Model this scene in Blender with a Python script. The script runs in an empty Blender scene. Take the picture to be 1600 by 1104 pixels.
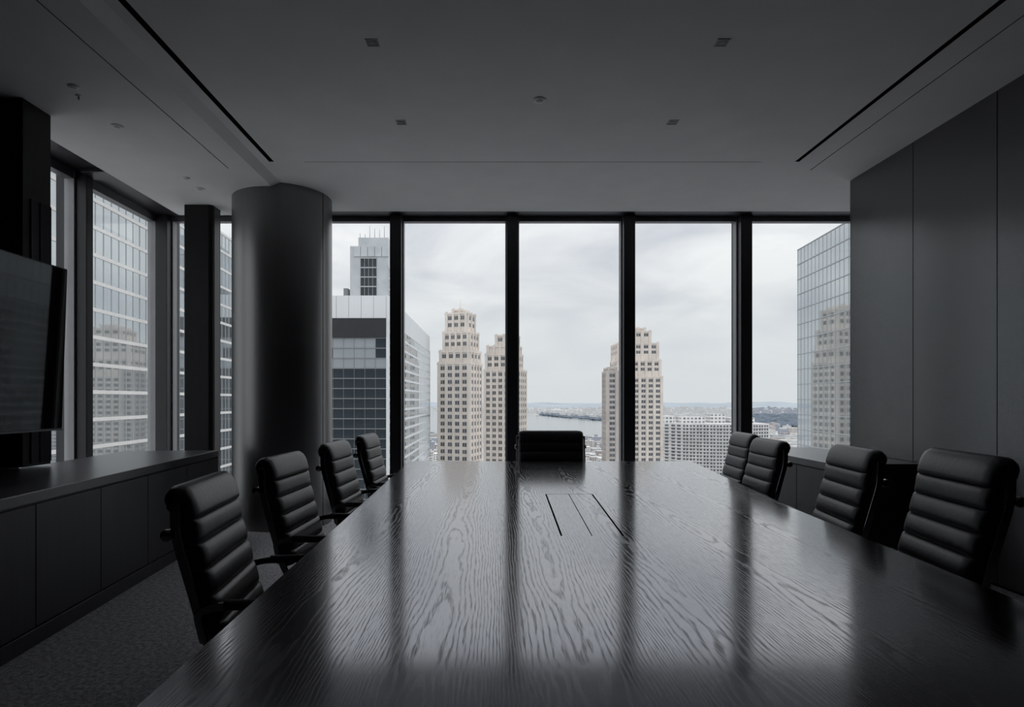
import bpy, math, random
from mathutils import Vector, Matrix
random.seed(7)
SC = bpy.context.scene
COL = SC.collection
PI = math.pi
EYE = 1.22          # camera height
F = 940.0           # focal length in pixels of the 1600 px frame
CX, CY = 770.0, 625.0   # vanishing point of the depth lines

# ------------------------------------------------------------------ camera
cd = bpy.data.cameras.new('camera')
cam = bpy.data.objects.new('camera', cd)
COL.objects.link(cam)
cam.location = (0, 0, EYE)
cam.rotation_euler = (PI/2, 0, 0)
cd.sensor_fit = 'HORIZONTAL'
cd.sensor_width = 36.0
cd.lens = 36.0*F/1600
cd.shift_x = (800-CX)/1600
cd.shift_y = (CY-552)/1600
cd.clip_start = 0.05
cd.clip_end = 60000
SC.camera = cam

# ------------------------------------------------------------------ colour management, sampling
SC.view_settings.view_transform = 'Standard'
SC.view_settings.look = 'None'
SC.view_settings.gamma = 1
SC.view_settings.use_curve_mapping = False
SC.view_settings.exposure = 0.0
SC.cycles.use_denoising = True
SC.cycles.max_bounces = 10
SC.cycles.diffuse_bounces = 5
SC.cycles.glossy_bounces = 5
SC.cycles.transparent_max_bounces = 24
SC.cycles.sample_clamp_indirect = 6.0

# ------------------------------------------------------------------ world: overcast sky
SKY = 1.07
def nn(nt, t, **kw):
    n = nt.nodes.new(t)
    for k, v in kw.items():
        if k.startswith('i_'):
            n.inputs[k[2:].replace('_', ' ')].default_value = v
        else:
            setattr(n, k, v)
    return n
def ramp(nt, stops, interp='LINEAR'):
    r = nt.nodes.new('ShaderNodeValToRGB')
    e = r.color_ramp.elements
    r.color_ramp.interpolation = interp
    while len(e) < len(stops): e.new(0.5)
    for el, (p, c) in zip(e, stops):
        el.position = p
        el.color = (c, c, c, 1) if isinstance(c, (int, float)) else (*c, 1)
    return r
w = bpy.data.worlds.new('overcast_sky')
SC.world = w
w.use_nodes = True
nt = w.node_tree
nt.nodes.clear()
L = nt.links.new
tc = nn(nt, 'ShaderNodeTexCoord')
sep = nn(nt, 'ShaderNodeSeparateXYZ'); L(tc.outputs['Generated'], sep.inputs[0])
zz = nn(nt, 'ShaderNodeMath', operation='ABSOLUTE'); L(sep.outputs['Z'], zz.inputs[0])
za = nn(nt, 'ShaderNodeMath', operation='ADD'); L(zz.outputs[0], za.inputs[0]); za.inputs[1].default_value = 0.22
dx = nn(nt, 'ShaderNodeMath', operation='DIVIDE'); L(sep.outputs['X'], dx.inputs[0]); L(za.outputs[0], dx.inputs[1])
dy = nn(nt, 'ShaderNodeMath', operation='DIVIDE'); L(sep.outputs['Y'], dy.inputs[0]); L(za.outputs[0], dy.inputs[1])
cmb = nn(nt, 'ShaderNodeCombineXYZ'); L(dx.outputs[0], cmb.inputs[0]); L(dy.outputs[0], cmb.inputs[1])
n1 = nn(nt, 'ShaderNodeTexNoise'); n1.inputs['Scale'].default_value = 1.5; n1.inputs['Detail'].default_value = 5; n1.inputs['Roughness'].default_value = 0.5
n1.inputs['Distortion'].default_value = 0.5
L(cmb.outputs[0], n1.inputs['Vector'])
r1 = ramp(nt, [(0.36, (0.55, 0.575, 0.635)), (0.50, (0.73, 0.742, 0.772)), (0.63, (0.885, 0.885, 0.89))]); L(n1.outputs['Fac'], r1.inputs[0])
hz = ramp(nt, [(0.0, 1.0), (0.10, 0.75), (0.25, 0.0)]); L(zz.outputs[0], hz.inputs[0])
mx = nn(nt, 'ShaderNodeMix', data_type='RGBA'); L(hz.outputs[0], mx.inputs['Factor']); L(r1.outputs[0], mx.inputs['A'])
mx.inputs['B'].default_value = (0.70, 0.725, 0.745, 1)
# an overcast sky is brighter overhead than at the horizon
ov = ramp(nt, [(0.0, 0.33), (0.30, 0.36), (1.0, 0.92)]); L(zz.outputs[0], ov.inputs[0])
os_ = nn(nt, 'ShaderNodeMath', operation='MULTIPLY'); L(ov.outputs[0], os_.inputs[0]); os_.inputs[1].default_value = 3.1*SKY
bg = nn(nt, 'ShaderNodeBackground'); L(mx.outputs['Result'], bg.inputs[0]); L(os_.outputs[0], bg.inputs['Strength'])
wo = nn(nt, 'ShaderNodeOutputWorld'); L(bg.outputs[0], wo.inputs[0])

# ------------------------------------------------------------------ materials
MATS = {}
def mat(name):
    m = bpy.data.materials.new(name); m.use_nodes = True
    nt = m.node_tree; nt.nodes.clear()
    out = nn(nt, 'ShaderNodeOutputMaterial')
    b = nn(nt, 'ShaderNodeBsdfPrincipled')
    nt.links.new(b.outputs[0], out.inputs[0])
    MATS[name] = m
    return m, nt, b, out
def plain(name, col, rough=0.5, metal=0.0, spec=0.5, noise=0.0, scale=8.0, bump=0.0):
    """a single colour with a little procedural mottling"""
    m, nt, b, o = mat(name)
    L = nt.links.new
    b.inputs['Roughness'].default_value = rough
    b.inputs['Metallic'].default_value = metal
    b.inputs['Specular IOR Level'].default_value = spec
    t = nn(nt, 'ShaderNodeTexCoord')
    n = nn(nt, 'ShaderNodeTexNoise'); n.inputs['Scale'].default_value = scale; n.inputs['Detail'].default_value = 4
    L(t.outputs['Object'], n.inputs['Vector'])
    lo = tuple(c*(1-noise) for c in col); hi = tuple(min(1, c*(1+noise)) for c in col)
    r = ramp(nt, [(0.3, lo), (0.7, hi)])
    L(n.outputs['Fac'], r.inputs[0]); L(r.outputs[0], b.inputs['Base Color'])
    if bump:
        bp = nn(nt, 'ShaderNodeBump'); bp.inputs['Strength'].default_value = 1.0; bp.inputs['Distance'].default_value = bump
        L(n.outputs['Fac'], bp.inputs['Height']); L(bp.outputs[0], b.inputs['Normal'])
    return m

plain('ceiling_paint', (0.77, 0.77, 0.77), 0.9, spec=0.2, noise=0.03, scale=3)
plain('black_void', (0.004, 0.004, 0.004), 0.9, spec=0.1)
plain('dark_metal', (0.022, 0.022, 0.026), 0.38, metal=0.0, spec=0.5, noise=0.1)
plain('grey_metal', (0.16, 0.16, 0.17), 0.4, metal=0.4, noise=0.05)
plain('gasket_metal', (0.32, 0.32, 0.33), 0.45, metal=0.3, noise=0.05)
plain('chrome_dark', (0.30, 0.30, 0.31), 0.14, metal=1.0)
plain('black_plastic', (0.010, 0.010, 0.011), 0.45)
plain('leather', (0.024, 0.024, 0.028), 0.37, spec=0.5, noise=0.25, scale=60, bump=0.0006)
plain('trim_white', (0.40, 0.40, 0.40), 0.6, noise=0.02)
plain('tv_glass', (0.004, 0.004, 0.005), 0.03, spec=0.6)
plain('reflection_grey', (0.035, 0.036, 0.042), 0.12, spec=0.5)  # lighter grey that imitates window reflections on the pier
plain('pier_wood', (0.008, 0.008, 0.009), 0.5, spec=0.3, noise=0.2, scale=20)

def wood(name, lo, hi, rough, axis, sx=70.0, sy=2.0, bump=0.0002, spec=0.5, ior=1.5):
    """dark-stained veneer: streaks running along one axis (0 x, 1 y, 2 z)"""
    m, nt, b, o = mat(name); L = nt.links.new
    t = nn(nt, 'ShaderNodeTexCoord')
    mp = nn(nt, 'ShaderNodeMapping')
    s = [sx, sx, sx]; s[axis] = sy
    mp.inputs['Scale'].default_value = s
    L(t.outputs['Object'], mp.inputs['Vector'])
    n = nn(nt, 'ShaderNodeTexNoise'); n.inputs['Scale'].default_value = 1.0; n.inputs['Detail'].default_value = 5; n.inputs['Roughness'].default_value = 0.65
    L(mp.outputs[0], n.inputs['Vector'])
    r = ramp(nt, [(0.3, lo), (0.7, hi)]); L(n.outputs['Fac'], r.inputs[0]); L(r.outputs[0], b.inputs['Base Color'])
    b.inputs['Roughness'].default_value = rough
    b.inputs['Specular IOR Level'].default_value = spec; b.inputs['IOR'].default_value = ior
    bp = nn(nt, 'ShaderNodeBump'); bp.inputs['Strength'].default_value = 0.8; bp.inputs['Distance'].default_value = bump
    L(n.outputs['Fac'], bp.inputs['Height']); L(bp.outputs[0], b.inputs['Normal'])
    return m
wood('wall_wood', (0.017, 0.0165, 0.018), (0.030, 0.029, 0.031), 0.25, 2, 55, 1.2, 0.0001, ior=2.3)
wood('credenza_wood', (0.018, 0.018, 0.020), (0.030, 0.030, 0.033), 0.42, 2, 60, 1.5, 0.0002)
wood('credenza_top', (0.022, 0.022, 0.026), (0.036, 0.036, 0.042), 0.30, 1, 60, 2.0, 0.0002, ior=1.7)
wood('column_wrap', (0.026, 0.025, 0.026), (0.042, 0.041, 0.042), 0.33, 2, 60, 1.0, 0.0001, ior=2.5)

def table_wood():
    m, nt, b, o = mat('table_oak'); L = nt.links.new
    def math_(op, a, b_=None, c=None):
        n = nn(nt, 'ShaderNodeMath', operation=op)
        for k, v in enumerate((a, b_, c)):
            if v is None: continue
            if isinstance(v, (int, float)): n.inputs[k].default_value = v
            else: L(v, n.inputs[k])
        return n.outputs[0]
    t = nn(nt, 'ShaderNodeTexCoord')
    sp_ = nn(nt, 'ShaderNodeSeparateXYZ'); L(t.outputs['Object'], sp_.inputs[0])
    # book-matched veneer leaves 0.33 m wide; each leaf is flat-sawn: rings are contours of a parabola plus noise
    u = math_('SUBTRACT', math_('FRACT', math_('MULTIPLY_ADD', sp_.outputs[0], 1/0.29, 0.30)), 0.5)
    par = math_('MULTIPLY', math_('POWER', math_('ABSOLUTE', u), 1.7), 44.0)
    mp2 = nn(nt, 'ShaderNodeMapping'); mp2.inputs['Scale'].default_value = (5.5, 0.9, 1); L(t.outputs['Object'], mp2.inputs['Vector'])
    n2 = nn(nt, 'ShaderNodeTexNoise'); n2.inputs['Scale'].default_value = 1; n2.inputs['Detail'].default_value = 5; n2.inputs['Roughness'].default_value = 0.48
    L(mp2.outputs[0], n2.inputs['Vector'])
    ph = math_('MULTIPLY', math_('MULTIPLY_ADD', n2.outputs['Fac'], 12.0, par), 2*PI)
    ring = math_('MULTIPLY_ADD', math_('SINE', ph), 0.5, 0.5)
    # open pores: short streaks along the grain that break the ring lines
    mp = nn(nt, 'ShaderNodeMapping'); mp.inputs['Scale'].default_value = (420, 18, 1); L(t.outputs['Object'], mp.inputs['Vector'])
    n = nn(nt, 'ShaderNodeTexNoise'); n.inputs['Scale'].default_value = 1; n.inputs['Detail'].default_value = 3; n.inputs['Roughness'].default_value = 0.6
    L(mp.outputs[0], n.inputs['Vector'])
    r1 = ramp(nt, [(0.10, 1.0), (0.42, 0.0)]); L(ring, r1.inputs[0])
    r2 = ramp(nt, [(0.40, 0.15), (0.58, 1.0)]); L(n.outputs['Fac'], r2.inputs[0])
    r3 = ramp(nt, [(0.56, 0.0), (0.72, 0.55)]); L(n.outputs['Fac'], r3.inputs[0])
    pore = math_('MAXIMUM', math_('MULTIPLY', r1.outputs[0], r2.outputs[0]), r3.outputs[0])
    # black mirror lacquer: low reflectance face-on, near total at grazing angles, duller in the pores
    cr = ramp(nt, [(0.0, (0.245, 0.247, 0.263)), (1.0, (0.110, 0.111, 0.122))]); L(pore, cr.inputs[0]); L(cr.outputs[0], b.inputs['Base Color'])
    b.inputs['Metallic'].default_value = 1.0
    ro = ramp(nt, [(0.0, 0.12), (1.0, 0.26)]); L(pore, ro.inputs[0]); L(ro.outputs[0], b.inputs['Roughness'])
    bp = nn(nt, 'ShaderNodeBump'); bp.inputs['Strength'].default_value = 1.0; bp.inputs['Distance'].default_value = 0.00002; bp.invert = True
    L(pore, bp.inputs['Height']); L(bp.outputs[0], b.inputs['Normal'])
table_wood()

def carpet():
    m, nt, b, o = mat('carpet'); L = nt.links.new
    t = nn(nt, 'ShaderNodeTexCoord')
    n = nn(nt, 'ShaderNodeTexNoise'); n.inputs['Scale'].default_value = 160; n.inputs['Detail'].default_value = 3; n.inputs['Roughness'].default_value = 0.7
    L(t.outputs['Object'], n.inputs['Vector'])
    n2 = nn(nt, 'ShaderNodeTexNoise'); n2.inputs['Scale'].default_value = 45; n2.inputs['Detail'].default_value = 3
    L(t.outputs['Object'], n2.inputs['Vector'])
    a = nn(nt, 'ShaderNodeMath', operation='MULTIPLY_ADD'); L(n.outputs['Fac'], a.inputs[0]); a.inputs[1].default_value = 0.6
    q = nn(nt, 'ShaderNodeMath', operation='MULTIPLY'); L(n2.outputs['Fac'], q.inputs[0]); q.inputs[1].default_value = 0.4
    L(q.outputs[0], a.inputs[2])
    r = ramp(nt, [(0.36, (0.13, 0.13, 0.138)), (0.52, (0.40, 0.40, 0.415)), (0.66, (0.72, 0.72, 0.74))]); L(a.outputs[0], r.inputs[0]); L(r.outputs[0], b.inputs['Base Color'])
    b.inputs['Roughness'].default_value = 0.95; b.inputs['Specular IOR Level'].default_value = 0.15
    bp = nn(nt, 'ShaderNodeBump'); bp.inputs['Distance'].default_value = 0.006; L(a.outputs[0], bp.inputs['Height']); L(bp.outputs[0], b.inputs['Normal'])
carpet()

def glass_pane_mat():
    m, nt, b, o = mat('window_glass'); L = nt.links.new
    nt.nodes.remove(b)
    tr = nn(nt, 'ShaderNodeBsdfTransparent'); tr.inputs[0].default_value = (0.965, 0.975, 0.975, 1)
    gl = nn(nt, 'ShaderNodeBsdfGlossy'); gl.inputs['Roughness'].default_value = 0.0; gl.inputs[0].default_value = (0.9, 0.9, 0.9, 1)
    # Schlick reflectance, the same on both faces of the thin pane
    lw = nn(nt, 'ShaderNodeLayerWeight'); lw.inputs['Blend'].default_value = 0.5
    pw = nn(nt, 'ShaderNodeMath', operation='POWER'); L(lw.outputs['Facing'], pw.inputs[0]); pw.inputs[1].default_value = 5.0
    fr = nn(nt, 'ShaderNodeMath', operation='MULTIPLY_ADD'); L(pw.outputs[0], fr.inputs[0]); fr.inputs[1].default_value = 0.96; fr.inputs[2].default_value = 0.03
    mix = nn(nt, 'ShaderNodeMixShader'); L(fr.outputs[0], mix.inputs[0]); L(tr.outputs[0], mix.inputs[1]); L(gl.outputs[0], mix.inputs[2])
    L(mix.outputs[0], o.inputs[0])
glass_pane_mat()

# outside materials
plain('limestone', (0.72, 0.655, 0.595), 0.85, spec=0.2, noise=0.10, scale=0.12)
plain('limestone_grey', (0.66, 0.605, 0.555), 0.85, spec=0.2, noise=0.10, scale=0.12)
plain('limestone_dark', (0.50, 0.46, 0.43), 0.85, spec=0.2, noise=0.12, scale=0.12)
plain('apartment_concrete', (0.64, 0.63, 0.615), 0.85, spec=0.2, noise=0.10, scale=0.1)
plain('far_window', (0.11, 0.118, 0.13), 0.25, spec=0.5, noise=0.5, scale=0.35)
plain('far_window_pale', (0.16, 0.18, 0.20), 0.2, spec=0.5, noise=0.5, scale=0.35)
plain('white_panel', (0.72, 0.735, 0.745), 0.55, noise=0.04, scale=0.1)
plain('pale_panel', (0.70, 0.71, 0.71), 0.6, noise=0.06, scale=0.1)
plain('beige_panel', (0.70, 0.675, 0.65), 0.7, noise=0.06, scale=0.1)
plain('dark_louver', (0.020, 0.022, 0.026), 0.5, noise=0.1, scale=0.3)
plain('slate_glass', (0.022, 0.032, 0.040), 0.06, spec=0.5, noise=0.3, scale=0.15)
plain('pale_glass', (0.30, 0.33, 0.35), 0.05, spec=1.0, noise=0.08, scale=0.1)
plain('mirror_glass', (0.52, 0.56, 0.58), 0.03, metal=0.85, spec=0.8, noise=0.05, scale=0.1)
plain('green_glass', (0.10, 0.14, 0.15), 0.05, spec=1.0, noise=0.3, scale=0.1)
plain('fin_metal', (0.40, 0.42, 0.43), 0.5, metal=0.2, noise=0.05)
plain('crown_panel', (0.51, 0.535, 0.55), 0.35, noise=0.10, scale=0.3)
plain('fin_grey', (0.22, 0.23, 0.24), 0.5, metal=0.2, noise=0.05)
plain('roof_gravel', (0.30, 0.29, 0.28), 0.9, noise=0.15, scale=0.1)
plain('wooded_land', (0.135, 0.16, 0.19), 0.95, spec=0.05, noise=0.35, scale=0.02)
plain('hill_land', (0.37, 0.405, 0.435), 1.0, spec=0.0, noise=0.15, scale=0.001)  # distance haze put into the base colour as pale blue-grey
def water_mat():
    m, nt, b, o = mat('river_water'); L = nt.links.new
    b.inputs['Base Color'].default_value = (0.10, 0.12, 0.13, 1); b.inputs['Roughness'].default_value = 0.12
    t = nn(nt, 'ShaderNodeTexCoord'); n = nn(nt, 'ShaderNodeTexNoise'); n.inputs['Scale'].default_value = 0.02; n.inputs['Detail'].default_value = 4
    L(t.outputs['Object'], n.inputs['Vector'])
    bp = nn(nt, 'ShaderNodeBump'); bp.inputs['Distance'].default_value = 0.4; bp.inputs['Strength'].default_value = 0.3
    L(n.outputs['Fac'], bp.inputs['Height']); L(bp.outputs[0], b.inputs['Normal'])
water_mat()
def ground_mat():
    m, nt, b, o = mat('city_ground'); L = nt.links.new
    t = nn(nt, 'ShaderNodeTexCoord')
    v = nn(nt, 'ShaderNodeTexVoronoi'); v.inputs['Scale'].default_value = 0.012; L(t.outputs['Object'], v.inputs['Vector'])
    n = nn(nt, 'ShaderNodeTexNoise'); n.inputs['Scale'].default_value = 0.0016; n.inputs['Detail'].default_value = 6; L(t.outputs['Object'], n.inputs['Vector'])
    s = nn(nt, 'ShaderNodeSeparateColor'); L(v.outputs['Color'], s.inputs[0])
    r = ramp(nt, [(0.0, (0.26, 0.27, 0.28)), (0.5, (0.44, 0.43, 0.43)), (0.85, (0.60, 0.58, 0.56)), (1.0, (0.72, 0.70, 0.68))]); L(s.outputs[0], r.inputs[0])
    r2 = ramp(nt, [(0.42, (0.30, 0.33, 0.35)), (0.55, (0.52, 0.52, 0.52))]); L(n.outputs['Fac'], r2.inputs[0])
    x = nn(nt, 'ShaderNodeMix', data_type='RGBA'); x.inputs['Factor'].default_value = 0.5; L(r.outputs[0], x.inputs['A']); L(r2.outputs[0], x.inputs['B'])
    L(x.outputs['Result'], b.inputs['Base Color']); b.inputs['Roughness'].default_value = 0.95; b.inputs['Specular IOR Level'].default_value = 0.1
ground_mat()
def lowrise_mat(name, wall, win, roof):
    m, nt, b, o = mat(name); L = nt.links.new
    t = nn(nt, 'ShaderNodeTexCoord'); s = nn(nt, 'ShaderNodeSeparateXYZ'); L(t.outputs['Object'], s.inputs[0])
    a = nn(nt, 'ShaderNodeMath', operation='ADD'); L(s.outputs[0], a.inputs[0]); L(s.outputs[1], a.inputs[1])
    c = nn(nt, 'ShaderNodeCombineXYZ'); L(a.outputs[0], c.inputs[0]); L(s.outputs[2], c.inputs[1])
    br = nn(nt, 'ShaderNodeTexBrick'); br.offset = 0.0
    br.inputs['Color1'].default_value = (*win, 1); br.inputs['Color2'].default_value = (*[min(1, 1.8*q) for q in win], 1); br.inputs['Mortar'].default_value = (*wall, 1)
    br.inputs['Scale'].default_value = 1.0; br.inputs['Mortar Size'].default_value = 0.75; br.inputs['Mortar Smooth'].default_value = 0.0
    br.inputs['Brick Width'].default_value = 3.6; br.inputs['Row Height'].default_value = 3.3
    L(c.outputs[0], br.inputs['Vector'])
    g = nn(nt, 'ShaderNodeNewGeometry'); sg = nn(nt, 'ShaderNodeSeparateXYZ'); L(g.outputs['True Normal'], sg.inputs[0])
    gt = nn(nt, 'ShaderNodeMath', operation='GREATER_THAN'); L(sg.outputs[2], gt.inputs[0]); gt.inputs[1].default_value = 0.6
    x = nn(nt, 'ShaderNodeMix', data_type='RGBA'); L(gt.outputs[0], x.inputs['Factor']); L(br.outputs[0], x.inputs['A']); x.inputs['B'].default_value = (*roof, 1)
    L(x.outputs['Result'], b.inputs['Base Color']); b.inputs['Roughness'].default_value = 0.85; b.inputs['Specular IOR Level'].default_value = 0.2
LOW = []
for i, (wl, wn, rf) in enumerate([((0.66, 0.61, 0.57), (0.13, 0.14, 0.15), (0.50, 0.49, 0.48)), ((0.74, 0.73, 0.71), (0.16, 0.17, 0.18), (0.60, 0.59, 0.58)),
                                  ((0.46, 0.39, 0.36), (0.10, 0.10, 0.11), (0.42, 0.41, 0.41)), ((0.42, 0.44, 0.48), (0.12, 0.14, 0.17), (0.44, 0.45, 0.46))]):
    lowrise_mat('lowrise_facade_%d' % i, wl, wn, rf); LOW.append('lowrise_facade_%d' % i)

# ------------------------------------------------------------------ mesh helpers
class MB:
    def __init__(s): s.v = []; s.f = []
    def add(s, vs, fs):
        o = len(s.v); s.v += [tuple(v) for v in vs]; s.f += [tuple(i+o for i in f) for f in fs]; return s
    def box(s, x0, x1, y0, y1, z0, z1):
        v = [(x, y, z) for z in (z0, z1) for y in (y0, y1) for x in (x0, x1)]
        return s.add(v, [(0, 2, 3, 1), (4, 5, 7, 6), (0, 1, 5, 4), (2, 6, 7, 3), (0, 4, 6, 2), (1, 3, 7, 5)])
    def obox(s, c, u, v, w):
        """box from centre and three half-axis vectors"""
        c, u, v, w = map(Vector, (c, u, v, w))
        p = [c + i*u + j*v + k*w for k in (-1, 1) for j in (-1, 1) for i in (-1, 1)]
        return s.add(p, [(0, 2, 3, 1), (4, 5, 7, 6), (0, 1, 5, 4), (2, 6, 7, 3), (0, 4, 6, 2), (1, 3, 7, 5)])
    def prism(s, poly, z0, z1):
        n = len(poly)
        v = [(x, y, z0) for x, y in poly] + [(x, y, z1) for x, y in poly]
        f = [tuple(range(n-1, -1, -1)), tuple(range(n, 2*n))] + [(i, (i+1) % n, n+(i+1) % n, n+i) for i in range(n)]
        return s.add(v, f)
    def lathe(s, prof, n=24, c=(0, 0, 0), axis='z'):
        """profile (r, h) around an axis through c"""
        vs = []
        for r, h in prof:
            for k in range(n):
                a = 2*PI*k/n; p = (r*math.cos(a), r*math.sin(a), h)
                if axis == 'x': p = (p[2], p[0], p[1])
                if axis == 'y': p = (p[1], p[2], p[0])
                vs.append((p[0]+c[0], p[1]+c[1], p[2]+c[2]))
        fs = [(i*n+k, i*n+(k+1) % n, (i+1)*n+(k+1) % n, (i+1)*n+k) for i in range(len(prof)-1) for k in range(n)]
        fs += [tuple(range(n-1, -1, -1)), tuple((len(prof)-1)*n+k for k in range(n))]
        return s.add(vs, fs)
    def sweep(s, path, section, up=(1, 0, 0)):
        """sweep a closed 2-D section (a along 'up', b along the in-plane normal) along a path"""
        P = [Vector(p) for p in path]; up = Vector(up).normalized(); n = len(section); vs = []
        for i, p in enumerate(P):
            t = (P[min(i+1, len(P)-1)]-P[max(i-1, 0)]).normalized()
            nn_ = t.cross(up).normalized()
            vs += [p + up*a + nn_*b for a, b in section]
        fs = [(i*n+k, i*n+(k+1) % n, (i+1)*n+(k+1) % n, (i+1)*n+k) for i in range(len(P)-1) for k in range(n)]
        fs += [tuple(range(n-1, -1, -1)), tuple((len(P)-1)*n+k for k in range(n))]
        return s.add(vs, fs)
    def build(s, name, material, parent=None, smooth=False, bevel=0.0, seg=2):
        me = bpy.data.meshes.new(name); me.from_pydata(s.v, [], s.f); me.update()
        import bmesh
        bm = bmesh.new(); bm.from_mesh(me); bmesh.ops.recalc_face_normals(bm, faces=bm.faces); bm.to_mesh(me); bm.free()
        me.materials.append(MATS[material])
        o = bpy.data.objects.new(name, me); COL.objects.link(o)
        if parent: o.parent = parent
        if smooth:
            me.polygons.foreach_set('use_smooth', [True]*len(me.polygons))
            me.set_sharp_from_angle(angle=math.radians(40))
        if bevel:
            md = o.modifiers.new('bevel', 'BEVEL'); md.width = bevel; md.segments = seg; md.limit_method = 'ANGLE'
        return o
def circ(r, n=10): return [(r*math.cos(2*PI*k/n), r*math.sin(2*PI*k/n)) for k in range(n)]
def rect(a, b): return [(-a, -b), (a, -b), (a, b), (-a, b)]
def empty(name, loc=(0, 0, 0), rz=0):
    o = bpy.data.objects.new(name, None); COL.objects.link(o); o.location = loc; o.rotation_euler = (0, 0, rz); o.empty_display_size = 0.2
    return o
def tag(o, label, cat, group=None, kind=None):
    o['label'] = label; o['category'] = cat
    if group: o['group'] = group
    if kind: o['kind'] = kind
    return o
def struct(o): o['kind'] = 'structure'; return o
def share(src, name, parent, loc=(0, 0, 0), rz=0, scale=None):
    o = bpy.data.objects.new(name, src.data); COL.objects.link(o); o.parent = parent; o.location = loc; o.rotation_euler = (0, 0, rz)
    if scale: o.scale = scale
    return o
def copy_tree(o, parent=None):
    c = o.copy(); COL.objects.link(c); c.parent = parent
    for ch in list(o.children): copy_tree(ch, c)
    return c
def fillet(pts, r, n=5):
    """round the inner corners of a polyline"""
    P = [Vector(p) for p in pts]; out = [P[0]]
    for i in range(1, len(P)-1):
        a, b, c = P[i-1], P[i], P[i+1]
        d = min(r, (a-b).length*0.45, (c-b).length*0.45)
        p, q = b+(a-b).normalized()*d, b+(c-b).normalized()*d
        for k in range(n+1):
            t = k/n; out.append(p*(1-t)**2 + b*2*t*(1-t) + q*t*t)
    out.append(P[-1]); return out

# ------------------------------------------------------------------ room dimensions
ZC = 3.24            # centre ceiling
ZL = 3.20            # lower ceiling strip on the left
YB = 6.55            # inner faces of the far mullions
YG = 6.70            # far glass
XL = -3.58           # inner faces of the left mullions
XG = -3.73           # left glass
XR = 3.29            # right wall face
YR = 5.52            # where the right wall ends
YN = -4.0            # wall behind the camera
MOD = 1.275          # window module
BACKX = [-3.61 + MOD*k for k in range(6)] + [4.30]      # mullion centre lines; the last bay runs on behind the wall end
LEFTY = [6.62 - MOD*k for k in range(4)]

struct(MB().box(-4.0, 5.6, YN-0.1, 6.95, -0.12, 0.0).build('floor', 'carpet'))

# ceiling: profile across x, extruded in y, with recessed slots
def ceiling_strip(mb, xs, y0, y1):
    """xs: list of (x, z) left to right"""
    for (xa, za_), (xb, zb) in zip(xs[:-1], xs[1:]):
        mb.add([(xa, y0, za_), (xb, y0, zb), (xb, y1, zb), (xa, y1, za_)], [(0, 1, 2, 3)])
SLOTS = []
def notch(x, wd, z, d=0.10): return [(x-wd/2, z), (x-wd/2, z+d), (x+wd/2, z+d), (x+wd/2, z)]
def slot_liner(x0, x1, y0, y1, z, d):
    """black lining put in to darken the inside of a ceiling slot"""
    g = 0.0008; m = MB()
    m.box(x0+g, x0+2*g, y0+g, y1-g, z+0.001, z+d-g); m.box(x1-2*g, x1-g, y0+g, y1-g, z+0.001, z+d-g)
    m.box(x0+g, x1-g, y0+g, y1-g, z+d-2*g, z+d-g); m.box(x0+g, x1-g, y1-2*g, y1-g, z+0.001, z+d-g); m.box(x0+g, x1-g, y0+g, y0+2*g, z+0.001, z+d-g)
    SLOTS.append(m)
CE = MB()
left = [(-3.36, ZL)]
step = [(-2.05, ZL), (-1.97, ZC)]
right = [(3.45, ZC)]
Y1, Y2, Y3 = 5.10, 5.145, 5.29
ceiling_strip(CE, left + notch(-2.26, 0.008, ZL, 0.03) + step + notch(-1.875, 0.042, ZC) + notch(2.578, 0.038, ZC) + notch(2.79, 0.009, ZC, 0.03) + right, YN, Y1)
for x, wd, z, d in ((-1.875, 0.042, ZC, 0.10), (2.578, 0.038, ZC, 0.10)):
    CE.add([(x-wd/2, Y1, z), (x+wd/2, Y1, z), (x+wd/2, Y1, z+d), (x-wd/2, Y1, z+d)], [(0, 1, 2, 3)])
# cross slot along the far edge of the middle field
ceiling_strip(CE, left + notch(-2.26, 0.008, ZL, 0.03) + step + [(-1.60, ZC), (-1.60, ZC+0.03), (2.28, ZC+0.03), (2.28, ZC)] + notch(2.79, 0.009, ZC, 0.03) + right, Y1, Y1+0.008)
for y in (Y1, Y1+0.008):
    CE.add([(-1.60, y, ZC), (2.28, y, ZC), (2.28, y, ZC+0.03), (-1.60, y, ZC+0.03)], [(0, 1, 2, 3)])
ceiling_strip(CE, left + notch(-2.26, 0.008, ZL, 0.03) + step + notch(2.79, 0.009, ZC, 0.03) + right, Y1+0.008, Y2)
CE.add([(-2.264, Y2, ZL), (-2.256, Y2, ZL), (-2.256, Y2, ZL+0.03), (-2.264, Y2, ZL+0.03)], [(0, 1, 2, 3)])
ceiling_strip(CE, left + step + notch(2.79, 0.009, ZC, 0.03) + right, Y2, Y3)
CE.add([(2.7855, Y3, ZC), (2.7945, Y3, ZC), (2.7945, Y3, ZC+0.03), (2.7855, Y3, ZC+0.03)], [(0, 1, 2, 3)])
YE = 6.44
ceiling_strip(CE, left + step + right, Y3, YE)
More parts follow.
